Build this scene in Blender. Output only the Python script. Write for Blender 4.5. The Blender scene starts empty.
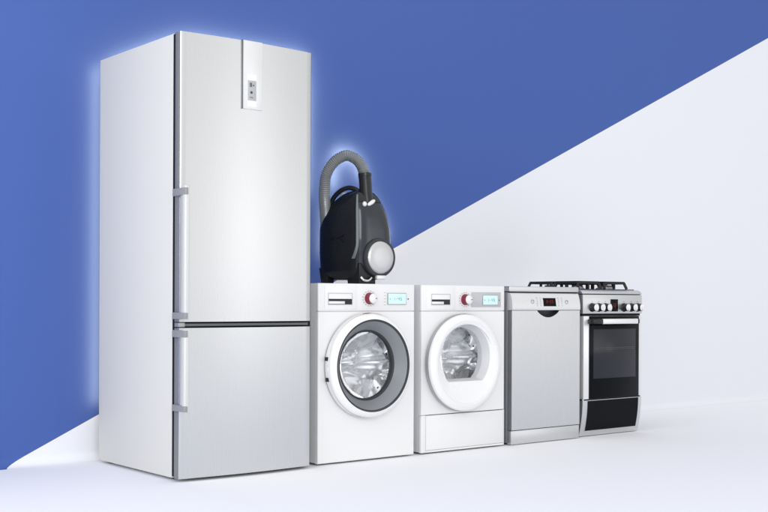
import bpy, bmesh, math, random
from mathutils import Vector, Matrix
PI = math.pi
S = bpy.context.scene
C = S.collection

# ------------------------------------------------------------------ camera
cd = bpy.data.cameras.new('camera'); cam = bpy.data.objects.new('camera', cd); C.objects.link(cam)
YAW, ROLL = 0.8885, 0.0040
fw = Vector((math.cos(YAW), math.sin(YAW), 0)); up = Vector((0, 0, 1)); rt = fw.cross(up)
right = rt * math.cos(ROLL) + up * math.sin(ROLL)
upv = up * math.cos(ROLL) - rt * math.sin(ROLL)
M = Matrix((right, upv, -fw)).transposed().to_4x4()
M.translation = Vector((-3.1153, -4.3185, 0.7648))
cam.matrix_world = M
cd.sensor_width = 36; cd.lens = 1146.26 / 768 * 36
cd.shift_y = (301.66 - 256) / 768
cd.clip_start = 0.05; cd.clip_end = 200
S.camera = cam

# ------------------------------------------------------------------ light: a white studio
w = bpy.data.worlds.new('World'); S.world = w; w.use_nodes = True
nt = w.node_tree; nt.nodes.clear()
wo = nt.nodes.new('ShaderNodeOutputWorld'); bg = nt.nodes.new('ShaderNodeBackground')
tc = nt.nodes.new('ShaderNodeTexCoord'); sp = nt.nodes.new('ShaderNodeSeparateXYZ')
nt.links.new(tc.outputs['Generated'], sp.inputs[0])
# soft studio surround: brightest overhead and towards the front right, dimmer to the left
def wmath(op, a, b):
    n = nt.nodes.new('ShaderNodeMath'); n.operation = op
    for i, v in enumerate((a, b)):
        if isinstance(v, (int, float)): n.inputs[i].default_value = v
        else: nt.links.new(v, n.inputs[i])
    return n.outputs[0]
W_BASE, W_X, W_Y, W_Z = 0.62, -0.09, -0.04, 0.16
v = wmath('ADD', wmath('MULTIPLY', sp.outputs[0], W_X), W_BASE)
v = wmath('ADD', v, wmath('MULTIPLY', sp.outputs[1], W_Y))
v = wmath('ADD', v, wmath('MULTIPLY', sp.outputs[2], W_Z))
bg.inputs['Color'].default_value = (1, 1, 1, 1)
# bright lobes added to the surround front right, for the steel doors to reflect
dt = nt.nodes.new('ShaderNodeVectorMath'); dt.operation = 'DOT_PRODUCT'; dt.inputs[1].default_value = Vector((.52, -.855, .03)).normalized()
nt.links.new(tc.outputs['Generated'], dt.inputs[0])
lobe = wmath('POWER', wmath('MAXIMUM', dt.outputs['Value'], 0.0), 75.0)
v = wmath('ADD', v, wmath('MULTIPLY', lobe, 0.95))
dt2 = nt.nodes.new('ShaderNodeVectorMath'); dt2.operation = 'DOT_PRODUCT'; dt2.inputs[1].default_value = Vector((.70, -.71, .0)).normalized()
nt.links.new(tc.outputs['Generated'], dt2.inputs[0])
v = wmath('ADD', v, wmath('MULTIPLY', wmath('POWER', wmath('MAXIMUM', dt2.outputs['Value'], 0.0), 400.0), 0.7))
nt.links.new(v, bg.inputs['Strength']); nt.links.new(bg.outputs[0], wo.inputs[0])

def area(name, loc, target, sx, sy, power, color=(1, 1, 1), spread=180):
    l = bpy.data.lights.new(name, 'AREA'); l.shape = 'RECTANGLE'; l.size = sx; l.size_y = sy
    l.energy = power; l.color = color; l.spread = math.radians(spread)
    o = bpy.data.objects.new(name, l); C.objects.link(o); o.location = loc
    o.rotation_euler = (Vector(target) - Vector(loc)).to_track_quat('-Z', 'Y').to_euler()
    return o
area('softbox_front', (-3.0, -6.0, 2.6), (0.9, 0, 1.2), 3.0, 2.6, 80)
area('fill_left', (-5.0, -0.9, 1.6), (-0.7, 0.1, 0.9), 2.0, 3.0, 70)  # lamp added to brighten the fridge side
# unseen lamps added behind the appliances, to throw a soft glow on the wall
def halo_light(name, x0, z0, x1, z1, y, wid, power, color=(1, .70, .32)):
    l = bpy.data.lights.new(name, 'AREA'); l.shape = 'RECTANGLE'; l.size = math.hypot(x1-x0, z1-z0); l.size_y = wid; l.energy = power; l.color = color
    o = bpy.data.objects.new(name, l); C.objects.link(o); o.location = ((x0+x1)/2, y, (z0+z1)/2)
    o.rotation_euler = (PI/2, -math.atan2(z1-z0, x1-x0), 0)
halo_light('halo_light_side', -.722, .27, -.722, 1.885, .770, .03, 1.15)
halo_light('halo_light_slope', -.66, 1.88, -.27, 2.065, .765, .02, .85)
halo_light('halo_light_top', -.25, 2.07, .50, 2.07, .765, .02, 1.7)
halo_light('halo_light_right', .485, 2.0, .485, 1.35, .765, .02, 1.1)
halo_light('halo_light_vacuum', .63, 1.02, .66, 1.32, .765, .02, .34)
halo_light('halo_light_vacuum', 1.075, 1.14, .93, 1.37, .765, .02, .34)
halo_light('halo_light_hose', .68, 1.40, .70, 1.56, .765, .02, .22)
halo_light('halo_light_hose', .71, 1.585, .83, 1.585, .765, .02, .24)
halo_light('halo_light_hose', .85, 1.57, .915, 1.46, .765, .02, .20)
halo_light('halo_light_row', .30, .835, 2.45, .835, .66, .03, 0.30, (1, 1, 1))

S.view_settings.view_transform = 'Standard'; S.view_settings.look = 'None'
S.view_settings.exposure = 0.45; S.view_settings.gamma = 1
S.cycles.use_denoising = True

# ------------------------------------------------------------------ materials
def lin(r, g, b):
    f = lambda c: (c/255/12.92 if c/255 <= .04045 else ((c/255+.055)/1.055)**2.4)
    return (f(r), f(g), f(b), 1)
def mat(name, col, rough=.5, metal=0, spec=.5, coat=0, emis=0, emcol=None, trans=0, ior=1.45, bump=None, var=0, brushed=None, alpha=1):
    m = bpy.data.materials.new(name); m.use_nodes = True
    n = m.node_tree; b = n.nodes['Principled BSDF']
    b.inputs['Base Color'].default_value = col if len(col) == 4 else (*col, 1)
    b.inputs['Roughness'].default_value = rough; b.inputs['Metallic'].default_value = metal
    b.inputs['Specular IOR Level'].default_value = spec; b.inputs['Coat Weight'].default_value = coat
    b.inputs['Coat Roughness'].default_value = .08
    b.inputs['Transmission Weight'].default_value = trans; b.inputs['IOR'].default_value = ior
    b.inputs['Alpha'].default_value = alpha
    if emis:
        b.inputs['Emission Color'].default_value = emcol or col; b.inputs['Emission Strength'].default_value = emis
    tcn = n.nodes.new('ShaderNodeTexCoord')
    if bump or var or brushed:
        ns = n.nodes.new('ShaderNodeTexNoise'); mp = n.nodes.new('ShaderNodeMapping')
        n.links.new(tcn.outputs['Object'], mp.inputs[0]); n.links.new(mp.outputs[0], ns.inputs['Vector'])
        if brushed: mp.inputs['Scale'].default_value = brushed
        ns.inputs['Scale'].default_value = bump[0] if bump else 6
        ns.inputs['Detail'].default_value = 4
        if bump:
            bp = n.nodes.new('ShaderNodeBump'); bp.inputs['Strength'].default_value = bump[1]; bp.inputs['Distance'].default_value = bump[2]
            n.links.new(ns.outputs[0], bp.inputs['Height']); n.links.new(bp.outputs[0], b.inputs['Normal'])
        if var:
            mr = n.nodes.new('ShaderNodeMapRange'); mr.inputs['To Min'].default_value = rough-var; mr.inputs['To Max'].default_value = rough+var
            n.links.new(ns.outputs[0], mr.inputs[0]); n.links.new(mr.outputs[0], b.inputs['Roughness'])
    return m
white = mat('white_enamel', (.80, .80, .805), .32, 0, .5, .15, bump=(60, .03, .0005), var=.03)
white2 = mat('white_plastic', (.82, .82, .825), .28, 0, .5, var=.03)
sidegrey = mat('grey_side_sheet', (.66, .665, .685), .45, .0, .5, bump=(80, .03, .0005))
fridge_side = mat('silver_grey_lacquer', (.61, .605, .575), .6, .0, .2, bump=(90, .04, .0006))
steel = mat('brushed_steel', (.66, .665, .675), .34, .9, .5, bump=(3, .10, .0012), brushed=(1.2, 1.2, 160), var=.05)
steel_door = mat('door_steel', (.64, .65, .66), .27, 1.0, .5, bump=(3, .014, .001), brushed=(260, 260, .8), var=.015)
handle_m = mat('handle_aluminium', (.62, .62, .61), .45, .1, .4, var=.02)
bracket_m = mat('bracket_grey', (.30, .30, .30), .5, .2, .3, var=.02)
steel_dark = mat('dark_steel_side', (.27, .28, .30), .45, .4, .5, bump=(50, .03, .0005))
gunmetal = mat('gunmetal_trim', (.16, .17, .18), .35, .7, .5, var=.04)
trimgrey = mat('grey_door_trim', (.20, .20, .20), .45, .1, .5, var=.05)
satin = mat('satin_aluminium', (.42, .43, .44), .38, .6, .5, var=.05)
pale_alu = mat('pale_aluminium', (.84, .84, .845), .30, .5, .5, var=.012)
chrome = mat('chrome', (.86, .87, .88), .09, 1, .5, var=.03)
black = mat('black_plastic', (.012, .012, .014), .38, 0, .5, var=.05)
blackgap = mat('dark_seal', (.01, .01, .011), .7, 0, .2, var=.02)
rubber = mat('grey_rubber', (.045, .048, .052), .6, 0, .3, var=.04)
funnel = mat('grey_door_funnel', (.235, .25, .27), .35, .1, .5, var=.04)
funnel_w = mat('pale_door_funnel', (.62, .63, .65), .4, 0, .5, var=.04)
blackglass = mat('black_glass', (.004, .0045, .006), .08, 0, .10, 0, var=.01)
window_glass = mat('oven_window_glass', (.020, .023, .030), .12, 0, .30, 0, var=.02)
glass = mat('clear_glass', (.95, .96, .97), .02, 0, .5, trans=1, ior=1.12)
castiron = mat('black_cast_iron', (.010, .010, .011), .5, .1, .5, bump=(150, .3, .001))
vac_dark = mat('charcoal_plastic', (.009, .011, .014), .26, 0, .5, .1, bump=(200, .05, .0004), var=.05)
vac_cover = mat('graphite_cover', (.030, .036, .044), .16, .5, .5, .4, var=.04)
vac_ridge = mat('ridge_highlight_grey', (.20, .225, .24), .28, .3, .5, var=.04)
silver_disc = mat('satin_silver_disc', (.62, .625, .63), .34, .85, .5, var=.05)
hose_m = mat('grey_hose', (.29, .305, .31), .32, .35, .5, .2, var=.05)
red = mat('red_ring', (.20, .012, .03), .35, 0, .5, var=.03)
darkred = mat('red_digits', (.25, .01, .01), .5, emis=.03, emcol=(.8, .03, .03, 1), var=.02)
lcd = mat('pale_cyan_display', (.50, .70, .72), .25, emis=.18, emcol=(.65, .90, .92, 1), var=.02)
lcd_seg = mat('display_segments', (.22, .42, .46), .4, var=.02)
ink = mat('grey_print', (.30, .30, .31), .5, var=.02)
ink_dark = mat('dark_print', (.06, .06, .065), .5, var=.02)
disp_grey = mat('grey_display', (.42, .43, .44), .3, var=.02)
panel_grey = mat('light_grey_panel', (.50, .51, .52), .3, .1, var=.02)
white_lit = mat('lit_white', (.9, .9, .9), .4, emis=.25, emcol=(1, 1, 1, 1), var=.02)

# drum: stainless sheet with round perforations
drum = mat('drum_steel', (.72, .73, .74), .14, 1, .5)
n = drum.node_tree; b = n.nodes['Principled BSDF']
t_ = n.nodes.new('ShaderNodeTexCoord'); mp_ = n.nodes.new('ShaderNodeMapping'); vo = n.nodes.new('ShaderNodeTexVoronoi')
vo.inputs['Scale'].default_value = 38; vo.inputs['Randomness'].default_value = .15
n.links.new(t_.outputs['Object'], mp_.inputs[0]); n.links.new(mp_.outputs[0], vo.inputs['Vector'])
cr = n.nodes.new('ShaderNodeValToRGB'); cr.color_ramp.elements[0].position = .18; cr.color_ramp.elements[0].color = (.01, .01, .012, 1)
cr.color_ramp.elements[1].position = .26; cr.color_ramp.elements[1].color = (.72, .73, .74, 1)
n.links.new(vo.outputs['Distance'], cr.inputs[0]); n.links.new(cr.outputs[0], b.inputs['Base Color'])
steel_polished = mat('polished_drum_back', (.88, .89, .90), .12, 1, .5, bump=(7, .35, .01), var=.03)

# ------------------------------------------------------------------ mesh helpers
def bm_new(): return bmesh.new()
def bm_merge(dst, src):
    me = bpy.data.meshes.new('tmp'); src.to_mesh(me); src.free(); dst.from_mesh(me); bpy.data.meshes.remove(me)
def box(x0, x1, y0, y1, z0, z1, bev=0, seg=2, dst=None):
    b = bmesh.new(); bmesh.ops.create_cube(b, size=1)
    for vv in b.verts:
        vv.co = Vector(((x0+x1)/2 + vv.co.x*(x1-x0), (y0+y1)/2 + vv.co.y*(y1-y0), (z0+z1)/2 + vv.co.z*(z1-z0)))
    if bev: bmesh.ops.bevel(b, geom=b.edges[:], offset=bev, segments=seg, profile=.5, affect='EDGES')
    if dst is None: return b
    bm_merge(dst, b); return dst
def lathe(prof, cx, cz, n=96, a0=0, a1=2*PI, dst=None):
    """profile of (radius, y) spun about the axis parallel to Y through (cx, cz)"""
    b = bmesh.new(); full = abs(a1-a0-2*PI) < 1e-6; k = n if full else n+1
    rows = []
    for r, y in prof:
        if r < 1e-6: rows.append([b.verts.new((cx, y, cz))]); continue
        rows.append([b.verts.new((cx + r*math.cos(a0+(a1-a0)*i/n), y, cz + r*math.sin(a0+(a1-a0)*i/n))) for i in range(k)])
    for A, B in zip(rows, rows[1:]):
        for i in range(n):
            j = (i+1) % k
            if len(A) == 1 and len(B) == 1: continue
            if len(A) == 1: b.faces.new((A[0], B[i], B[j]))
            elif len(B) == 1: b.faces.new((A[i], B[0], A[j]))
            else: b.faces.new((A[i], B[i], B[j], A[j]))
    bmesh.ops.recalc_face_normals(b, faces=b.faces)
    if dst is None: return b
    bm_merge(dst, b); return dst
def prism(poly, d0, d1, axis='Y', bev=0, dst=None):
    """polygon extruded along an axis; poly in the two other axes (X,Z for Y; Y,Z for X)"""
    b = bmesh.new()
    f = {'Y': lambda p, d: (p[0], d, p[1]), 'X': lambda p, d: (d, p[0], p[1]), 'Z': lambda p, d: (p[0], p[1], d)}[axis]
    A = [b.verts.new(f(p, d0)) for p in poly]; B = [b.verts.new(f(p, d1)) for p in poly]
    b.faces.new(A); b.faces.new(B[::-1])
    for i in range(len(poly)):
        j = (i+1) % len(poly); b.faces.new((A[i], B[i], B[j], A[j]))
    bmesh.ops.recalc_face_normals(b, faces=b.faces)
    if bev: bmesh.ops.bevel(b, geom=b.edges[:], offset=bev, segments=2, profile=.5, affect='EDGES')
    if dst is None: return b
    bm_merge(dst, b); return dst
def tube(pts, r, n=12, dst=None, cap=True, radii=None):
    pts = [Vector(p) for p in pts]; b = bmesh.new(); rings = []
    t0 = (pts[1]-pts[0]).normalized(); nrm = t0.orthogonal().normalized()
    for i, p in enumerate(pts):
        t = (pts[min(i+1, len(pts)-1)] - pts[max(i-1, 0)]).normalized()
        nrm = (nrm - t*nrm.dot(t)).normalized(); bn = t.cross(nrm)
        rr = radii[i] if radii else r
        rings.append([b.verts.new(p + (nrm*math.cos(2*PI*k/n) + bn*math.sin(2*PI*k/n))*rr) for k in range(n)])
    for A, B in zip(rings, rings[1:]):
        for k in range(n): b.faces.new((A[k], A[(k+1) % n], B[(k+1) % n], B[k]))
    if cap: b.faces.new(rings[0][::-1]); b.faces.new(rings[-1])
    bmesh.ops.recalc_face_normals(b, faces=b.faces)
    if dst is None: return b
    bm_merge(dst, b); return dst
def spline(P, n=12):
    P = [Vector(p) for p in P]; Q = [P[0]*2-P[1]] + P + [P[-1]*2-P[-2]]; out = []
    for i in range(1, len(Q)-2):
        for k in range(n):
            t = k/n; a, b_, c, d = Q[i-1], Q[i], Q[i+1], Q[i+2]
            out.append(.5*((2*b_) + (c-a)*t + (2*a-5*b_+4*c-d)*t*t + (3*b_-a-3*c+d)*t**3))
    out.append(P[-1]); return out
def obj(name, b, m, parent=None, smooth=30, label=None):
    me = bpy.data.meshes.new(name)
    if parent is not None:
        root = parent
        off = Vector((0, 0, 0)); q = parent
        while q is not None: off += q.location; q = q.parent
        bmesh.ops.translate(b, verts=b.verts, vec=-off)
    b.normal_update(); b.to_mesh(me); b.free()
    me.materials.append(m)
    if smooth:
        me.polygons.foreach_set('use_smooth', [True]*len(me.polygons))
        try: me.set_sharp_from_angle(angle=math.radians(smooth))
        except Exception: pass
    o = bpy.data.objects.new(name, me); C.objects.link(o)
    if parent is not None: o.parent = parent
    if label: o['label'] = label
    return o
def thing(name, label, cat, loc, group=None):
    o = bpy.data.objects.new(name, None); C.objects.link(o); o.location = loc; o.empty_display_size = .1
    o['label'] = label; o['category'] = cat
    if group: o['group'] = group
    return o
def structure(name, b, m, smooth=0):
    o = obj(name, b, m, None, smooth); o['kind'] = 'structure'; return o

# ------------------------------------------------------------------ setting: white floor sweeping into a two-tone painted wall
WALL_Y, COVE = 0.82, 0.05
BLUE = tuple(c*.83 for c in lin(81, 108, 180)[:3]) + (1,); PALE = lin(232, 234, 240)
fm = mat('pale_floor_paint', (.875, .883, .915, 1), .75, 0, .15, bump=(30, .02, .001), var=.03)
structure('floor', (lambda b: ([b.faces.new([b.verts.new(c) for c in ((-14, -14, 0), (16, -14, 0), (16, WALL_Y-COVE, 0), (-14, WALL_Y-COVE, 0))])], b)[1])(bmesh.new()), fm)
wm = mat('two_tone_wall_paint', PALE, .8, 0, .15)
n = wm.node_tree; b = n.nodes['Principled BSDF']
t_ = n.nodes.new('ShaderNodeTexCoord'); sx = n.nodes.new('ShaderNodeSeparateXYZ'); n.links.new(t_.outputs['Object'], sx.inputs[0])
m1 = n.nodes.new('ShaderNodeMath'); m1.operation = 'MULTIPLY_ADD'; m1.inputs[1].default_value = .4669; m1.inputs[2].default_value = .5460
n.links.new(sx.outputs[0], m1.inputs[0])
m2 = n.nodes.new('ShaderNodeMath'); m2.operation = 'GREATER_THAN'; n.links.new(sx.outputs[2], m2.inputs[0]); n.links.new(m1.outputs[0], m2.inputs[1])
mx = n.nodes.new('ShaderNodeMix'); mx.data_type = 'RGBA'; mx.inputs[6].default_value = PALE; mx.inputs[7].default_value = BLUE
n.links.new(m2.outputs[0], mx.inputs[0]); n.links.new(mx.outputs[2], b.inputs['Base Color'])
b_ = bmesh.new(); rows = []
prof = [(WALL_Y-COVE + COVE*math.sin(a), COVE - COVE*math.cos(a)) for a in [PI/2*i/12 for i in range(13)]] + [(WALL_Y, 6)]
for y, z in prof: rows.append([b_.verts.new((x, y, z)) for x in (-5, 16)])
for A, B in zip(rows, rows[1:]): b_.faces.new((A[0], A[1], B[1], B[0]))
o = structure('wall', b_, wm, 40)

# ------------------------------------------------------------------ refrigerator
FX0, FX1, FH, FB = -0.745, -0.040, 1.900, 0.733
fr = thing('refrigerator', 'tall silver fridge freezer with two long bar handles, left of the washing machine', 'refrigerator', ((FX0+FX1)/2, .35, 0))
cab = obj('cabinet', box(FX0, FX1, .024, FB, .012, FH, .004), fridge_side, fr)
for x in (FX0+.05, FX1-.05):
    for y in (.08, FB-.06): obj('foot', box(x-.02, x+.02, y-.02, y+.02, 0, .0122, .002), black, fr)
obj('door_seal_and_shade', box(FX0+.0015, FX1-.006, -.001, .0242, .02, FH-.004), blackgap, fr)
def curved_door(x0, x1, yb, yf, bulge, z0, z1, n=28, bev=.006):
    """slab whose front face bows out a little across its width"""
    def yfront(t): return yf - bulge*math.sin(PI*t)
    pts = [(x0, yb)] + [(x0, yf+bev)] + [(x0+bev*.3, yf+bev*.3)]
    for i in range(n+1):
        t = i/n; pts.append((x0+bev + (x1-x0-2*bev)*t, yfront(t)))
    pts += [(x1-bev*.3, yf+bev*.3), (x1, yf+bev), (x1, yb)]
    b = prism(pts, z0+.002, z1-.002, 'Z')
    return b
DX0, DX1 = FX0-.002, -.072
up_door = obj('upper_door', curved_door(DX0, DX1, -.002, -.040, .018, .674, FH+.002), steel_door, fr)
lo_door = obj('lower_door', curved_door(DX0, DX1, -.002, -.040, .018, .012, .652), steel_door, fr)
# dark side trim of each door (the grip groove on the door's left edge)
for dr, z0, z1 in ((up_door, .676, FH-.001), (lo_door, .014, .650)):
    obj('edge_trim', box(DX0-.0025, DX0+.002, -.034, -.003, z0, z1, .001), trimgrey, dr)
obj('divider_bar', box(DX0+.004, DX1-.004, -.026, -.0025, .656, .669, .002), gunmetal, fr)
obj('hinge', box(DX0-.001, DX0+.03, -.036, -.0, .654, .6725, .002), satin, fr)
def bar_handle(door, z0, z1, brk):
    h = obj('handle', box(-.764, -.741, -.118, -.092, z0, z1, .006, 3), handle_m, door)
    for a, c in brk:
        obj('bracket', box(-.7655, -.7485, -.1190, -.010, a, c, .003), bracket_m, h)
bar_handle(up_door, .684, 1.246, ((1.205, 1.236), (.688, .716)))
bar_handle(lo_door, .298, .646, ((.612, .642), (.302, .328)))
cp = obj('control_strip', box(-.452, -.352, -.0640, -.040, 1.603, FH+.0022, .003), mat('strip_steel', (.76, .765, .77), .30, .45, .5, var=.03), up_door)
obj('strip_edge_shadow', box(-.4555, -.4525, -.0652, -.040, 1.602, FH+.0025, .0005), gunmetal, cp)  # dark bar put in as the shadow along the control strip's left edge
obj('display', box(-.428, -.386, -.0665, -.0635, 1.642, 1.728, .001), disp_grey, cp)
for z0, z1 in ((1.735, 1.752), (1.617, 1.636)): obj('touch_light', box(-.428, -.386, -.0652, -.0635, z0, z1, .001), white_lit, cp)
b_ = bmesh.new()
def seg7(b, d, x, z, w_, h, y, t):
    on = {'0': 'abcdef', '1': 'bc', '2': 'abged', '3': 'abgcd', '4': 'fgbc', '5': 'afgcd', '6': 'afgedc', '7': 'abc', '8': 'abcdefg', '9': 'abcdfg', '-': 'g', '+': 'g+'}[d]
    for s_ in on:
        q = {'a': (0, h-t, w_, h), 'd': (0, 0, w_, t), 'g': (0, h/2-t/2, w_, h/2+t/2), 'b': (w_-t, h/2, w_, h), 'c': (w_-t, 0, w_, h/2),
             'e': (0, 0, t, h/2), 'f': (0, h/2, t, h), '+': (w_/2-t/2, h*.2, w_/2+t/2, h*.8)}[s_]
        box(x+q[0], x+q[2], y-.0006, y, z+q[1], z+q[3], dst=b)
seg7(b_, '8', -.419, 1.701, .010, .017, -.0665, .003)
seg7(b_, '+', -.405, 1.701, .009, .014, -.0665, .0022)
lathe([(0, -.0672), (.006, -.0672), (.006, -.0665)], -.411, 1.676, 16, dst=b_)
box(-.419, -.403, -.0671, -.0665, 1.653, 1.6555, dst=b_)
obj('digits', b_, ink_dark, cp)

# ------------------------------------------------------------------ washer and dryer
def perforated_panel(x0, x1, z0, z1, cx, cz, r, y0, y1, n=96):
    b = bmesh.new(); ring = []; edge = []
    for i in range(n):
        a = 2*PI*i/n + PI/4; c, s = math.cos(a), math.sin(a)
        ring.append((cx+r*c, cz+r*s))
        k = 1e9
        if c > 1e-9: k = min(k, (x1-cx)/c)
        if c < -1e-9: k = min(k, (x0-cx)/c)
        if s > 1e-9: k = min(k, (z1-cz)/s)
        if s < -1e-9: k = min(k, (z0-cz)/s)
        edge.append([cx+k*c, cz+k*s])
    for X, Z in ((x0, z0), (x1, z0), (x0, z1), (x1, z1)):
        i = min(range(n), key=lambda i: (edge[i][0]-X)**2+(edge[i][1]-Z)**2); edge[i] = [X, Z]
    L = [[b.verts.new((p[0], y, p[1])) for p in P] for P, y in ((ring, y1), (ring, y0), (edge, y0+.003), (edge, y1))]
    # slight rounding at the outer rim
    inner = [b.verts.new((cx+(p[0]-cx)*.992, y0, cz+(p[1]-cz)*.994)) for p in edge]
    seq = [L[0], L[1], inner, L[2], L[3], L[0]]
    for A, B in zip(seq, seq[1:]):
        for i in range(n): b.faces.new((A[i], A[(i+1) % n], B[(i+1) % n], B[i]))
    bmesh.ops.recalc_face_normals(b, faces=b.faces); return b

def open_cabinet(x0, x1, y0, y1, z0, z1, t=.02):
    b = bmesh.new()
    box(x0, x0+t, y0, y1, z0, z1, .002, dst=b); box(x1-t, x1, y0, y1, z0, z1, .002, dst=b)
    box(x0+t+.0005, x1-t-.0005, y0+.001, y1-.001, z1-t, z1-.001, dst=b); box(x0+t+.0005, x1-t-.0005, y0+.001, y1-.001, z0, z0+t, dst=b)
    box(x0+t+.0005, x1-t-.0005, y1-t, y1-.002, z0+t+.0005, z1-t-.0005, dst=b)
    return b

def drum_assembly(parent, cx, cz, r, seed):
    y0, y1 = .03, .30
    d = obj('drum', lathe([(r*.90, y0), (r, y0+.02), (r, y1), (r-.01, y1+.01)], cx, cz, 72), drum, parent)
    rnd = random.Random(seed)
    # back plate pressed into swirling ribs
    b = bmesh.new(); N, K = 180, 22; rows = []
    for k in range(K+1):
        rr = (r-.006)*k/K; row = []
        for i in range(N):
            a = 2*PI*i/N; sw = a + 2.1*(k/K)
            y = .225 - .05*(k/K) + .016*math.sin(7*sw)*math.sin(PI*k/K) + .006*math.sin(15*sw+1)*(k/K)
            row.append(b.verts.new((cx+rr*math.cos(a), y, cz+rr*math.sin(a))) if k else None)
        rows.append(row)
    c0 = b.verts.new((cx, .225, cz))
    for i in range(N):
        b.faces.new((c0, rows[1][i], rows[1][(i+1) % N]))
        for k in range(1, K): b.faces.new((rows[k][i], rows[k+1][i], rows[k+1][(i+1) % N], rows[k][(i+1) % N]))
    bmesh.ops.recalc_face_normals(b, faces=b.faces)
    obj('drum_back', b, steel_polished, d, 60)
    for j in range(3):
        a = math.radians(-14 + 120*j); b = bmesh.new()
        secs = []
        for y, hh, ww in ((.045, .008, .03), (.08, .026, .036), (.17, .028, .036), (.215, .015, .03)):
            secs.append([(-ww, 0), (-ww*.55, hh*.75), (0, hh), (ww*.55, hh*.75), (ww, 0)])
            pts = [b.verts.new((cx + (r-.002-q[1])*math.cos(a) - q[0]*math.sin(a), y, cz + (r-.002-q[1])*math.sin(a) + q[0]*math.cos(a))) for q in secs[-1]]
            secs[-1] = pts
        for A, B in zip(secs, secs[1:]):
            for i in range(4): b.faces.new((A[i], A[i+1], B[i+1], B[i]))
        b.faces.new(secs[0]); b.faces.new(secs[-1][::-1]); bmesh.ops.recalc_face_normals(b, faces=b.faces)
        obj('paddle', b, chrome, d, 60)
    return d

def laundry(parent, cx, cz, r, seed):
    """crumpled sheets of thin silvery fabric tumbled in the drum"""
    rnd = random.Random(seed); b = bmesh.new(); N, K = 150, 46; rows = []
    ph = [rnd.uniform(0, 6.28) for _ in range(8)]
    for k in range(K+1):
        row = []; t = k/K
        for i in range(N):
            a = 2*PI*i/N; rr = r*1.03*t
            x, z = rr*math.cos(a), rr*math.sin(a)
            # one sheet fans out above a diagonal fold, a smoother one hangs below it
            ox, oz = x + .13, z + .02
            fa = math.atan2(oz, ox); fr_ = math.hypot(ox, oz)
            line = z + .025 + .22*x + .012*math.sin(x*30)
            up_ = 1/(1+math.exp(-line*160))
            y = .120 + (.016*math.sin(fa*15 + ph[0] + 1.2*math.sin(fr_*16 + ph[1])) + .007*math.sin(fa*37 + ph[4] + fr_*14))*min(1, fr_*7)*(.25+.75*up_)
            y += .012*math.sin(x*31 + z*17 + ph[2])*up_ + .012*math.sin(z*23 - x*29 + ph[3])
            y += .030*(1-up_)
            y -= .035*math.exp(-((x+.02)**2 + (z-.05)**2)/.006)
            row.append(b.verts.new((cx+x, y, cz+z)) if k else None)
        rows.append(row)
    c0 = b.verts.new((cx, .10, cz))
    for i in range(N):
        b.faces.new((c0, rows[1][i], rows[1][(i+1) % N]))
        for k in range(1, K): b.faces.new((rows[k][i], rows[k+1][i], rows[k+1][(i+1) % N], rows[k][(i+1) % N]))
    bmesh.ops.recalc_face_normals(b, faces=b.faces)
    return b

def panel_controls(panel, X, drawer, knob, disp, surround, grey):
    """detergent drawer, programme dial and display on a white control panel"""
    x0, x1, z0, z1, hx0, hx1 = drawer
    dw = obj('detergent_drawer', box(x0, x1, -.0028, .004, z0, z1, .0012), white2, panel)
    hz0, hz1 = .751, .802
    b = bmesh.new()      # thin outline of the recessed grip
    for q in ((hx0-.003, hx1+.003, hz1, hz1+.003), (hx0-.003, hx1+.003, hz0-.003, hz0), (hx0-.003, hx0, hz0, hz1), (hx1, hx1+.003, hz0, hz1)):
        box(q[0], q[1], -.0045, -.002, q[2], q[3], dst=b)
    obj('grip_frame', b, panel_grey, dw)
    obj('grip_recess', box(hx0, hx1, -.0036, -.002, hz0, hz0+.026), black, dw)
    obj('grip_flap', box(hx0, hx1-.045, -.0075, -.0030, hz0+.002, hz0+.015, .001), pale_alu, dw)
    kx, kz = knob
    k = obj('programme_dial', lathe([(.0285, 0), (.0285, -.004), (.0265, -.006), (.0255, -.028), (.024, -.030)], kx, kz, 48), red, panel)
    obj('dial_cap', lathe([(.0245, -.0285), (.0235, -.032), (.019, -.0335), (0, -.0335)], kx, kz, 48), pale_alu, k)
    b = bmesh.new(); box(kx+.012, kx+.021, -.0345, -.033, kz-.0018, kz+.0018, dst=b); obj('dial_mark', b, ink_dark, k)
    b = bmesh.new()
    for i in range(16):
        a = 2*PI*i/16 + .2
        if abs(math.sin(a)) < .12 and math.cos(a) < 0: continue
        x, z = kx+.040*math.cos(a), kz+.040*math.sin(a)*.9
        box(x-.004, x+.004, -.0008, .0005, z-.0012, z+.0012, dst=b)
    obj('dial_print', b, ink, panel)
    sx0, sx1, sz0, sz1 = surround
    if grey: obj('display_surround', box(sx0, sx1, -.0022, .002, sz0, sz1, .001), panel_grey, panel)
    else:
        b = bmesh.new()
        for i in range(5):
            box(sx0+.008, sx0+.020, -.0008, .0005, sz0+.012+i*.015, sz0+.0135+i*.015, dst=b)
        obj('display_print', b, ink, panel)
    dx0, dx1, dz0, dz1 = disp
    ds = obj('display', box(dx0-.003, dx1+.003, -.0046, -.0002, dz0-.003, dz1+.003, .001), satin, panel)
    obj('screen', box(dx0, dx1, -.0054, -.004, dz0, dz1, .0004), lcd, ds)
    b = bmesh.new(); zc = (dz0+dz1)/2
    for i, ch in enumerate('1-45'):
        seg7(b, ch, dx0+.030+i*.015, zc-.008, .009, .016, -.0054, .0022)
    box(dx0+.008, dx0+.014, -.006, -.0054, zc-.003, zc+.003, dst=b)
    obj('screen_digits', b, lcd_seg, ds)
    b = bmesh.new(); lathe([(0, -.003), (.003, -.003), (.003, 0)], sx1-.012, zc, 12, dst=b)
    obj('start_button', b, black, panel)

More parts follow.
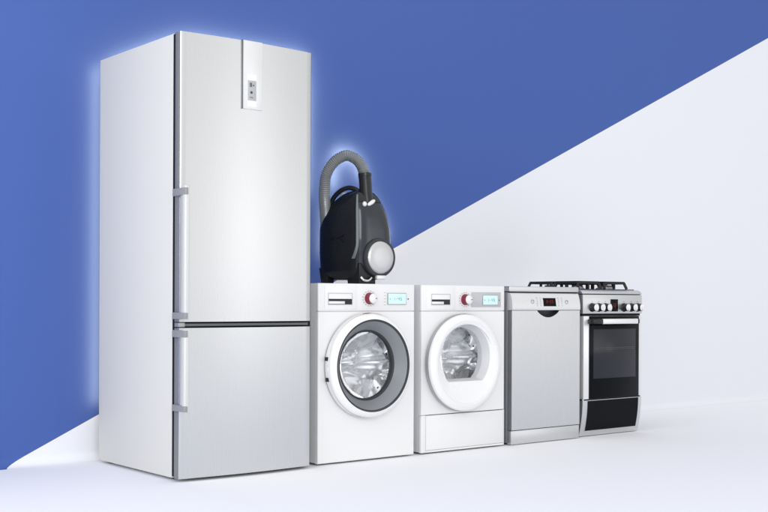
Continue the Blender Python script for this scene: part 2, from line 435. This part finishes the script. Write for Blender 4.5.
def machine(kind, X0, X1, label, category, group):
    root = thing(kind, label, category, ((X0+X1)/2, .3, 0), group)
    H = .85
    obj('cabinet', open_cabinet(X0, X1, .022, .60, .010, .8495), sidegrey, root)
    for x in (X0+.05, X1-.05):
        for y in (.06, .54): obj('foot', box(x-.02, x+.02, y-.02, y+.02, 0, .0102, .002), black, root)
    panel = obj('control_panel', box(X0, X1, -.0, .0215, .7195, H, .004, 3), white, root)
    return root, panel

# washing machine
wr, wp = machine('washing_machine', 0, .588, 'white washing machine with dark-rimmed round door, under the vacuum cleaner', 'washing machine', None)
panel_controls(wp, 0, (.036, .223, .727, .842, .057, .195), (.303, .780), (.417, .529, .753, .804), (.385, .558, .736, .821), False)
WC = (.285, .460)
obj('front_panel', perforated_panel(0, .588, .008, .7165, WC[0], WC[1], .205, 0, .0215), white, wr)
obj('front_seam', box(.006, .582, .006, .0214, .7165, .7195), sidegrey, wr)
door = obj('door', lathe([(.236, -.005), (.246, -.0075), (.248, -.036), (.2455, -.046), (.238, -.054), (.224, -.0615), (.221, -.062), (.219, -.058)], *WC, 128), white2, wr)
obj('door_seal_and_shade', lathe([(.243, .004), (.2475, -.0015), (.2475, -.0068), (.240, -.0072)], *WC, 128), black, door)  # black ring added in place of the shadow crescent around the door
obj('door_band', lathe([(.2475, -.0065), (.2505, -.008), (.2510, -.030), (.2490, -.0325)], *WC, 128), chrome, door)
obj('rim_line', lathe([(.2225, -.0610), (.2190, -.0628), (.2120, -.0600), (.2100, -.052)], *WC, 128), mat('dark_chrome', (.07, .075, .085), .18, .8, .5, var=.03), door)
obj('door_funnel', lathe([(.2110, -.0560), (.196, -.040), (.178, -.018), (.168, -.004)], *WC, 128), funnel, door)
obj('gasket', lathe([(.1690, -.006), (.1655, -.0085), (.160, -.003), (.157, .012), (.165, .03)], *WC, 128), rubber, door)
obj('door_glass', lathe([(.1590, .004), (.150, .020), (.130, .045), (.100, .062), (.06, .072), (0, .076)], *WC, 96), glass, door)
b = bmesh.new()
for z in (.497, .400):
    a = math.asin((z-WC[1])/.2515); x = WC[0]-.2515*math.cos(a); obj('hinge', box(x-.004, x+.006, -.030, -.008, z-.009, z+.009, .001), black, door)
pass
drum_assembly(wr, WC[0], WC[1], .200, 3)

# tumble dryer
X0, X1 = .636, 1.217
tr, tp = machine('tumble_dryer', X0, X1, 'white tumble dryer with grey display panel, between washing machine and dishwasher', 'tumble dryer', None)
panel_controls(tp, X0, (X0+.036, .859, .727, .842, .699, .823), (.932, .777), (1.056, 1.162, .751, .799), (.974, 1.188, .738, .816), True)
TC = (.902, .455)
obj('front_panel', perforated_panel(X0, X1, .197, .7165, TC[0], TC[1], .205, 0, .0215), white, tr)
obj('front_seam', box(X0+.006, X1-.006, .006, .0214, .7165, .7195), sidegrey, tr)
b = bmesh.new(); box(X0, X0+.030, 0, .0215, .008, .1955, .002, dst=b)
box(X1-.004, X1, 0, .0215, .008, .1955, .001, dst=b); box(X0+.031, X1-.005, .003, .0215, .008, .018, dst=b)
obj('lower_frame', b, white, tr)
obj('filter_flap', box(X0+.032, X1-.0055, 0, .018, .0195, .1935, .002), white, tr)
door = obj('door', lathe([(.236, 0), (.246, -.006), (.2475, -.034), (.245, -.044), (.238, -.0505), (.222, -.055), (.2145, -.0555)], *TC, 128), white2, tr)
obj('door_band', lathe([(.2470, -.0065), (.2495, -.008), (.2500, -.026), (.2485, -.030)], *TC, 128), satin, door)
# inner face of the door with a window cut flat at its lower edge
def d_shape(cx, cz, r, zc, n, ox, oz):
    P = []
    for i in range(n):
        a = 2*PI*i/n; c, s = math.cos(a), math.sin(a)
        # ray from (ox,oz) to circle
        dx, dz = ox-cx, oz-cz; B = dx*c+dz*s; t = -B + math.sqrt(B*B - (dx*dx+dz*dz-r*r))
        z = oz+t*s
        if z < zc: t = (zc-oz)/s
        P.append((ox+t*c, oz+t*s))
    return P
N = 160; OX, OZ = TC[0], .475
def dring(r, zc, y, b, cc=(TC[0], .484)): return [b.verts.new((p[0], y, p[1])) for p in d_shape(cc[0], cc[1], r, zc, N, OX, OZ)]
def cring(r, y, b):
    return [b.verts.new((p[0], y, p[1])) for p in d_shape(TC[0], TC[1], r, -9, N, OX, OZ)]
b = bmesh.new()
R = [cring(.2146, -.0555, b), cring(.2125, -.0530, b), cring(.2090, -.0530, b), cring(.2075, -.0545, b), cring(.196, -.050, b), dring(.176, .357, -.040, b), dring(.172, .360, -.038, b)]
for A, B in zip(R, R[1:]):
    for i in range(N): b.faces.new((A[i], A[(i+1) % N], B[(i+1) % N], B[i]))
bmesh.ops.recalc_face_normals(b, faces=b.faces)
obj('door_face', b, white2, door)
b = bmesh.new(); R = [dring(.172, .360, -.038, b), dring(.160, .368, -.018, b), dring(.150, .373, -.002, b), dring(.150, .373, .03, b)]
for A, B in zip(R, R[1:]):
    for i in range(N): b.faces.new((A[i], A[(i+1) % N], B[(i+1) % N], B[i]))
bmesh.ops.recalc_face_normals(b, faces=b.faces)
obj('door_funnel', b, funnel_w, door)
b = bmesh.new(); R = [dring(.151, .372, -.001, b), dring(.130, .385, .012, b), dring(.09, .41, .026, b)]; R_c = b.verts.new((OX, .034, OZ))
for A, B in zip(R, R[1:]):
    for i in range(N): b.faces.new((A[i], A[(i+1) % N], B[(i+1) % N], B[i]))
for i in range(N): b.faces.new((R[-1][i], R[-1][(i+1) % N], R_c))
bmesh.ops.recalc_face_normals(b, faces=b.faces)
obj('door_glass', b, glass, door, 60)
drum_assembly(tr, TC[0], .47, .195, 5)

# laundry lying in both drums
fab = mat('silvery_satin', (.88, .89, .91), .27, .55, .5, bump=(14, .2, .01), var=.05)
o = obj('laundry', laundry(None, WC[0], WC[1], .196, 11), fab, None, 60)
o['label'] = 'crumpled silvery laundry behind the washing machine door'; o['category'] = 'laundry'
o2 = obj('laundry', laundry(None, TC[0], .47, .190, 11), fab, None, 60)
o2['label'] = 'crumpled silvery laundry behind the tumble dryer window'; o2['category'] = 'laundry'

# ------------------------------------------------------------------ dishwasher
X0, X1 = 1.262, 1.806
dr_ = thing('dishwasher', 'steel dishwasher with dark digital display, between tumble dryer and gas cooker', 'dishwasher', ((X0+X1)/2, .3, 0))
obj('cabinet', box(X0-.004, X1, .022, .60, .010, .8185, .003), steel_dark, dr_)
for x in (X0+.05, X1-.05):
    for y in (.1, .54): obj('foot', box(x-.02, x+.02, y-.02, y+.02, 0, .0102, .002), black, dr_)
obj('worktop', box(X0-.006, X1, .000, .602, .8215, .8500, .004, 3), steel, dr_)
obj('top_gap', box(X0+.004, X1-.004, .010, .0215, .8150, .8214), blackgap, dr_)
# control panel, bowed forward from top to bottom
pts = [(.0215, .8150), (.006, .8150), (.0005, .810), (-.006, .795), (-.012, .772), (-.015, .748), (-.016, .730), (-.014, .7225), (.0215, .7225)]
cpn = obj('control_panel', prism(pts, X0, X1-.004, 'X'), mat('panel_steel', (.74, .745, .75), .34, .45, .5, bump=(3, .05, .001), brushed=(1, 1, 120), var=.04), dr_, 50)
def py(z):   # front face of that panel at height z
    for (ya, za), (yb_, zb) in zip(pts[1:], pts[2:-1]):
        if zb <= z <= za: return ya + (yb_-ya)*(za-z)/(za-zb)
    return -.016
zd0, zd1 = .743, .788
b = bmesh.new()
A = [b.verts.new(c) for c in ((1.503, py(zd0)-.0016, zd0), (1.603, py(zd0)-.0016, zd0), (1.603, py(zd1)-.0016, zd1), (1.503, py(zd1)-.0016, zd1))]
f_ = b.faces.new(A); r_ = bmesh.ops.extrude_face_region(b, geom=[f_]); bmesh.ops.translate(b, verts=[g for g in r_['geom'] if isinstance(g, bmesh.types.BMVert)], vec=(0, .004, 0))
bmesh.ops.recalc_face_normals(b, faces=b.faces)
dsp = obj('display', b, blackglass, cpn)
b = bmesh.new()
for i, ch in enumerate('0-55'): seg7(b, ch, 1.526+i*.0145, .760, .009, .017, py(.770)-.0022, .0018)
obj('digits', b, darkred, dsp)
def small_lathe(b, x, z, r, d): lathe([(r*.85, py(z)-.001), (r, py(z)-.001), (r, py(z)+.002)], x, z, 20, dst=b)
for x, z in ((1.418, .768), (1.690, .766)):
    obj('button', lathe([(.0115, py(z)+.002), (.0115, py(z)-.0028), (.009, py(z)-.0028), (.009, py(z)+.002)], x, z, 24), satin, cpn)
b = bmesh.new(); rnd = random.Random(4)
for x in (1.455, 1.482, 1.624, 1.652):
    for i in range(5):
        z = .746+i*.0105; w_ = rnd.choice((.006, .009, .004)); box(x-w_/2, x+w_/2, py(z)-.0012, py(z)+.004, z-.0016, z+.0016, dst=b)
obj('button_print', b, ink, cpn)
# door with a scooped grip below the panel
gx0, gx1, gz = 1.455, 1.632, .682
arc = []
for i in range(21):
    t = i/20; x = gx1 + (gx0-gx1)*t; arc.append((x, .7195 - (.7195-gz)*math.sin(PI*t)**.75 if 0 < t < 1 else .7195))
poly = [(X0, .0805), (X1-.004, .0805), (X1-.004, .7195)] + arc + [(X0, .7195)]
dd = obj('door', prism(poly, -.012, .0215, 'Y'), steel_door, dr_, 0)
b = bmesh.new(); K = 14; rows = []
for k in range(K+1):
    s = k/K; row = []
    for i in range(21):
        x, z = arc[i]; row.append(b.verts.new((x, -.0115 + .030*math.sin(PI/2*s), .7195 - (.7195-z)*math.cos(PI/2*s) + .0)))
    rows.append(row)
for A, B in zip(rows, rows[1:]):
    for i in range(20): b.faces.new((A[i], A[i+1], B[i+1], B[i]))
bmesh.ops.remove_doubles(b, verts=b.verts, dist=1e-6); bmesh.ops.recalc_face_normals(b, faces=b.faces)
obj('grip_recess', b, mat('dark_grip', (.05, .05, .055), .3, .6, .5, var=.04), dd, 60)
obj('plinth', box(X0, X1-.004, -.009, .0215, .004, .0765, .0015), steel, dr_)

# ------------------------------------------------------------------ gas cooker
X0, X1 = 1.838, 2.362
ck = thing('gas_cooker', 'steel gas cooker with black glass oven door and six knobs, beside the dishwasher', 'cooker', ((X0+X1)/2, .3, 0))
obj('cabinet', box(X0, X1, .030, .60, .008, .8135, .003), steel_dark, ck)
# hob rim sloping down to the front
pts = [(.60, .8140), (.60, .838), (.035, .838), (.014, .833), (.000, .822), (-.002, .8165), (.000, .8140)]
hob = obj('hob', prism(pts, X0-.002, X1+.002, 'X', bev=.001), steel, ck)
obj('hob_plate', box(X0+.006, X1-.020, .038, .560, .8375, .8425, .002), black, hob)
obj('top_groove', box(X0+.003, X1-.003, .006, .0295, .8100, .8139), blackgap, ck)
pan = obj('control_panel', box(X0, X1, -.004, .0298, .7010, .8095, .002), steel, ck)
obj('lower_groove', box(X0+.004, X1-.004, .008, .0298, .6885, .7008), blackgap, ck)
dsp = obj('display', box(2.078, 2.140, -.0075, -.003, .713, .784, .001), blackglass, pan)
b = bmesh.new()
for i, ch in enumerate('12'): seg7(b, ch, 2.094+i*.017, .739, .010, .020, -.0075, .0022)
obj('digits', b, darkred, dsp)
for x in (1.915, 1.972, 2.030, 2.196, 2.262, 2.322):
    z = .7365
    k = obj('knob', lathe([(.0255, -.003), (.0255, -.008), (.0225, -.012), (.0210, -.036), (.0195, -.038)], x, z, 32), black, pan)
    b = bmesh.new(); lathe([(.0205, -.0355), (.0195, -.0395), (0, -.0400)], x, z, 32, dst=b)
    box(x-.0045, x+.0045, -.0475, -.0395, z-.0195, z+.0195, .002, dst=b)
    obj('knob_cap', b, pale_alu, k)
for x in (1.915, 1.972, 2.030, 2.196, 2.262, 2.322):
    obj('knob_mark', box(x-.002, x+.002, -.0052, -.003, .769, .772), ink_dark, pan)
obj('button', lathe([(0, -.0065), (.004, -.0065), (.004, -.003)], 2.160, .731, 12), ink_dark, pan)
# oven door
ov = thing
od = obj('oven_door', box(X0+.006, X1-.004, -.004, .0298, .2155, .6875, .002), pale_alu, ck)
dg = obj('door_glass', box(1.890, 2.330, -.0085, -.0035, .2165, .6865, .001), blackglass, od)
obj('oven_window', box(1.922, 2.298, -.0100, -.0080, .330, .612, .0005), window_glass, dg)
b = bmesh.new()
for z in (.505, .497): tube([(1.935, -.0108, z), (2.285, -.0108, z)], .0007, 6, dst=b)
obj('oven_rack', b, gunmetal, dg)
hd = obj('handle', box(1.950, 2.262, -.060, -.040, .642, .672, .006, 3), pale_alu, od)
for x0, x1 in ((1.872, 1.9495), (2.2625, 2.275)):
    b = bmesh.new(); box(x0, x1, -.0595, -.0085, .643, .671, .005, dst=b); obj('handle_mount', b, black, hd)
# drawer, its front curving back towards the floor
def dprof(off, z0, z1, n=14):
    P = []
    for i in range(n+1):
        z = z1 + (z0-z1)*i/n; P.append((.030*((.2115-z)/.2115)**2 - .004 - off, z))
    return P
def curved_front(x0, x1, z0, z1, off, yb):
    P = dprof(off, z0, z1); return prism([(yb, z1)] + P + [(yb, z0)] if yb is not None else P, x0, x1, 'X')
dwr = obj('storage_drawer', curved_front(X0, X1-.003, .004, .2085, 0, .0299), steel, ck, 50)
def strip(x0, x1, z0, z1, off, t):
    F = dprof(off, z0, z1); Bk = dprof(off-t, z0, z1)[::-1]; return prism(F+Bk, x0, x1, 'X')
obj('drawer_glass', strip(1.882, 2.328, .034, .2055, .003, .004), blackglass, dwr, 50)
obj('drawer_gap', box(X0+.002, X1-.004, .004, .0297, .2085, .2155), blackgap, ck)
b = bmesh.new(); tube([(X0-.002, -.001, .212), (X0+.008, -.001, .212)], .0045, 12, dst=b); obj('hinge_pin', b, chrome, ck)
# burners
burn = [(1.965, .155, .030), (1.965, .360, .038), (2.215, .155, .044), (2.215, .360, .030)]
for x, y, r in burn:
    b = bmesh.new()
    def ring_z(prof, x, y, b):
        q = lathe(prof, 0, 0, 32)
        for vv in q.verts: X_, Y_, Z_ = vv.co; vv.co = (x+X_, y+Z_, Y_)
        bmesh.ops.recalc_face_normals(q, faces=q.faces); bm_merge(b, q)
    ring_z([(r+.012, .8425), (r+.010, .850), (r, .852), (r, .858), (0, .858)], x, y, b)
    bu = obj('burner', b, satin, hob)
    b = bmesh.new(); ring_z([(r-.003, .8582), (r-.003, .864), (r-.006, .8665), (0, .8665)], x, y, b); obj('burner_cap', b, castiron, bu)
# pan supports
def bar(b, p, q, w_=.0055, h=.0055):
    p, q = Vector(p), Vector(q); d = (q-p); L = d.length; t = d.normalized()
    s = t.cross(Vector((0, 0, 1)));  s = s.normalized() if s.length > 1e-4 else Vector((1, 0, 0)); u = s.cross(t)
    B = bmesh.new(); V = [B.verts.new(c + s*i*w_ + u*j*h) for c in (p, q) for i, j in ((-1, -1), (1, -1), (1, 1), (-1, 1))]
    for f in ((0, 1, 2, 3), (7, 6, 5, 4), (0, 4, 5, 1), (1, 5, 6, 2), (2, 6, 7, 3), (3, 7, 4, 0)): B.faces.new([V[i] for i in f])
    bmesh.ops.recalc_face_normals(B, faces=B.faces); bmesh.ops.bevel(B, geom=B.edges[:], offset=.0012, segments=1, affect='EDGES'); bm_merge(b, B)
ZT = .8800
def grate(x0, x1, y0, y1):
    b = bmesh.new(); ym = (y0+y1)/2; xm = (x0+x1)/2; i_ = .012; W = .0078
    for x, dx in ((x0, i_), (x1, -i_)):
        for y, dy in ((y0, i_), (y1, -i_)): bar(b, (x, y, .8435), (x+dx, y+dy, ZT), W, W)
    c = [(x0+i_, y0+i_, ZT), (x1-i_, y0+i_, ZT), (x1-i_, y1-i_, ZT), (x0+i_, y1-i_, ZT)]
    for p, q in zip(c, c[1:]+c[:1]): bar(b, p, q, W, W)
    for p, q in (((x0+i_, ym, ZT+.001), (xm-.028, ym, ZT+.001)), ((x1-i_, ym, ZT+.001), (xm+.028, ym, ZT+.001)), ((xm, y0+i_, ZT+.001), (xm, ym-.028, ZT+.001)), ((xm, y1-i_, ZT+.001), (xm, ym+.028, ZT+.001))):
        bar(b, p, q, .005, .006); bar(b, (q[0], q[1], q[2]), (q[0], q[1], ZT-.012), .005, .005)
    for x, y in ((xm, y0+i_), (xm, y1-i_), (x0+i_, ym), (x1-i_, ym)): bar(b, (x, y, .8435), (x, y, ZT), .006, .006)
    return b
for x0, x1 in ((1.868, 2.070), (2.098, 2.300)):
    for y0, y1 in ((.060, .252), (.262, .455)):
        obj('pan_support', grate(x0, x1, y0, y1), castiron, hob)

# ------------------------------------------------------------------ vacuum cleaner standing upright on the washing machine
VZ = .8505
vc = thing('vacuum_cleaner', 'black canister vacuum cleaner with looped grey hose, standing on the washing machine', 'vacuum cleaner', (.41, .25, VZ))
ROWS = [  # z, xmin, xmax, ymin, ymax
 (.872, .335, .480, .150, .360), (.882, .308, .510, .120, .410), (.905, .298, .522, .104, .428), (.940, .294, .534, .096, .436),
 (1.00, .291, .541, .090, .440), (1.07, .290, .541, .088, .440), (1.13, .291, .535, .089, .438), (1.18, .293, .522, .092, .428),
 (1.215, .296, .508, .097, .402), (1.25, .302, .488, .105, .352), (1.28, .311, .468, .116, .300), (1.302, .324, .448, .130, .252), (1.314, .345, .428, .148, .222)]
def row_at(z):
    for a, c in zip(ROWS, ROWS[1:]):
        if a[0] <= z <= c[0]:
            t = (z-a[0])/(c[0]-a[0]); return [a[i]+(c[i]-a[i])*t for i in range(5)]
    return list(ROWS[0] if z < ROWS[0][0] else ROWS[-1])
def vpt(z, th, off=0, e=4.2):
    _, xa, xb, ya, yb_ = row_at(z); cx, cy = (xa+xb)/2, (ya+yb_)/2; rx, ry = (xb-xa)/2+off, (yb_-ya)/2+off
    c, s = math.cos(th), math.sin(th)
    return Vector((cx + rx*math.copysign(abs(c)**(2/e), c), cy + ry*math.copysign(abs(s)**(2/e), s), z))
def th_grid(n): return [2*PI*i/n for i in range(n)]
b = bmesh.new(); zs = []
for a, c in zip(ROWS, ROWS[1:]):
    for k in range(3): zs.append(a[0]+(c[0]-a[0])*k/3)
zs.append(ROWS[-1][0]); TH = th_grid(96)
R = [[b.verts.new(vpt(z, t)) for t in TH] for z in zs]
for A, B in zip(R, R[1:]):
    for i in range(96): b.faces.new((A[i], A[(i+1) % 96], B[(i+1) % 96], B[i]))
b.faces.new(R[0][::-1]); b.faces.new(R[-1]); bmesh.ops.recalc_face_normals(b, faces=b.faces)
for _ in range(3): bmesh.ops.smooth_vert(b, verts=b.verts, factor=.5, use_axis_x=True, use_axis_y=True, use_axis_z=True)
obj('body', b, vac_dark, vc, 50)
def patch(z0, z1, t0, t1, off, nz=30, ntt=24, edge=None, th=.003):
    """curved cover lying just outside the body between two heights and two angles"""
    b = bmesh.new(); F = []
    for k in range(nz+1):
        z = z0+(z1-z0)*k/nz; a0, a1 = t0(z), t1(z)
        F.append([b.verts.new(vpt(z, a0+(a1-a0)*i/ntt, off)) for i in range(ntt+1)])
    for A, B in zip(F, F[1:]):
        for i in range(ntt): b.faces.new((A[i], A[i+1], B[i+1], B[i]))
    bmesh.ops.recalc_face_normals(b, faces=b.faces)
    ext = bmesh.ops.solidify(b, geom=b.faces[:], thickness=th)
    bmesh.ops.recalc_face_normals(b, faces=b.faces); return b
D = math.radians
# front (-Y) faces at 270 deg; left corner about 225
cov = obj('front_cover', patch(.925, 1.252, lambda z: D(236), lambda z: D(330), .0032), vac_cover, vc, 50)
obj('top_cover', patch(1.256, 1.306, lambda z: D(236), lambda z: D(330), .0032, nz=8), vac_dark, vc, 50)
obj('ridge_highlight', patch(.975, 1.290, lambda z: D(225.5 - 14*max(0, (1.05-z)/.075)**1.5), lambda z: D(234 - 12*max(0, (1.05-z)/.075)**1.5), .0062, ntt=6, th=.006), vac_ridge, vc, 60)  # strip along the corner ridge, its highlight put into a lighter grey
obj('side_cover', patch(.925, 1.262, lambda z: D(140), lambda z: D(222), .0030), vac_dark, vc, 50)
# printed mark on the side: a small arrow-headed bar
b = bmesh.new(); xs = .2838
def yz_bar(y0, z0, y1, z1, t):
    d = Vector((0, y1-y0, z1-z0)); nn = Vector((0, -d.z, d.y)).normalized()*t; P = [Vector((xs, y0, z0))+nn, Vector((xs, y1, z1))+nn, Vector((xs, y1, z1))-nn, Vector((xs, y0, z0))-nn]
    q = bmesh.new(); f_ = q.faces.new([q.verts.new(p) for p in P]); r_ = bmesh.ops.extrude_face_region(q, geom=[f_])
    bmesh.ops.translate(q, verts=[g for g in r_['geom'] if isinstance(g, bmesh.types.BMVert)], vec=(.004, 0, 0)); bmesh.ops.recalc_face_normals(q, faces=q.faces); bm_merge(b, q)
yz_bar(.292, 1.076, .185, 1.078, .0028); yz_bar(.222, 1.079, .188, 1.092, .0024); yz_bar(.222, 1.077, .190, 1.060, .0024); yz_bar(.292, 1.070, .270, 1.078, .003)
obj('printed_mark', b, black, vc)
# round silver filter disc low on the front, set right
cx, cz = .430, .982
b = lathe([(.095, -.004), (.097, -.022), (.093, -.030), (.084, -.032), (.081, -.028)], cx, cz, 64)
bmesh.ops.translate(b, verts=b.verts, vec=(0, .102, 0)); fl = obj('filter_ring', b, rubber, vc)
b = lathe([(.0815, -.026), (.080, -.033), (.070, -.0385), (.045, -.042), (0, -.044)], cx, cz, 64)
bmesh.ops.translate(b, verts=b.verts, vec=(0, .102, 0)); obj('filter_disc', b, silver_disc, fl, 60)
b = bmesh.new(); box(cx-.030, cx+.026, .062, .080, cz-.108, cz-.088, .004, dst=b); obj('disc_latch', b, pale_alu, fl)
# feet and swivel caster
def footb(x0, x1, y0, y1, z0, z1): return box(x0, x1, y0, y1, z0, z1, .006, 3)
obj('foot', prism([(.345, VZ), (.392, VZ), (.412, .935), (.330, .935)], .300, .345, 'X', bev=.004), black, vc)
obj('foot', prism([(.345, VZ), (.392, VZ), (.412, .935), (.330, .935)], .470, .512, 'X', bev=.004), black, vc)
pd = obj('caster_mount', footb(.318, .412, .098, .200, .872, .955), black, vc)
b = bmesh.new(); box(.316, .420, .098, .19, VZ, .878, .005, dst=b); obj('base_rail', b, black, pd)
b = tube(spline([(.322, .093, .885), (.335, .086, .870), (.362, .084, .868), (.384, .088, .882)], 8), .006, 10)
obj('caster', b, chrome, pd)
# carrying handle on the crown
b = bmesh.new(); tube(spline([(.312, .330, 1.245), (.314, .305, 1.285), (.322, .262, 1.316), (.338, .215, 1.330), (.356, .175, 1.318), (.366, .160, 1.295)], 8), .012, 14, dst=b)
obj('carry_handle', b, vac_dark, vc, 60)
b = bmesh.new(); box(.330, .350, .235, .272, 1.288, 1.308, .005, dst=b); obj('handle_inset', b, white2, vc)
# hose: corrugated tube looping from behind the body up and over into the socket
path = spline([(.330, .395, 1.13), (.310, .370, 1.20), (.268, .320, 1.265), (.245, .290, 1.325), (.243, .272, 1.395), (.268, .240, 1.455), (.312, .205, 1.487), (.354, .178, 1.470), (.380, .160, 1.430), (.389, .148, 1.380)], 30)
dist = 0; pts2 = []; radii = []
# resample at even steps, radius alternates to give the ribs
L = [0]
for p, q in zip(path, path[1:]): L.append(L[-1]+(q-p).length)
step = .0022; nst = int(L[-1]/step); j = 0
for i in range(nst+1):
    d = i*step
    while j < len(L)-2 and L[j+1] < d: j += 1
    t = (d-L[j])/max(1e-9, L[j+1]-L[j]); pts2.append(path[j].lerp(path[j+1], min(1, t))); radii.append(.0268 + .0022*math.cos(2*PI*i/4))
obj('hose', tube(pts2, .024, 20, radii=radii), hose_m, vc, 70)
b = tube(spline([(.388, .150, 1.392), (.388, .145, 1.36), (.387, .138, 1.31), (.387, .128, 1.250)], 8), .032, 24, radii=None)
hc = obj('hose_connector', b, vac_dark, vc, 50)
b = bmesh.new(); tube([(.3885, .1495, 1.398), (.3885, .1480, 1.384)], .0338, 24, dst=b); obj('connector_collar', b, vac_dark, hc)
# bright latch pieces where the hose plugs in
b = bmesh.new(); bmesh.ops.create_uvsphere(b, u_segments=20, v_segments=12, radius=1)
for vv in b.verts: vv.co = Vector((.348+vv.co.x*.013, .098+vv.co.y*.010, 1.243+vv.co.z*.013))
obj('socket_latch', b, pale_alu, vc)
b = bmesh.new(); bmesh.ops.create_uvsphere(b, u_segments=24, v_segments=14, radius=1)
for vv in b.verts: vv.co = Vector((.392+vv.co.x*.025, .102+vv.co.y*.012, 1.252+vv.co.z*.013 + .012*vv.co.x))
obj('socket_rim', b, pale_alu, vc)
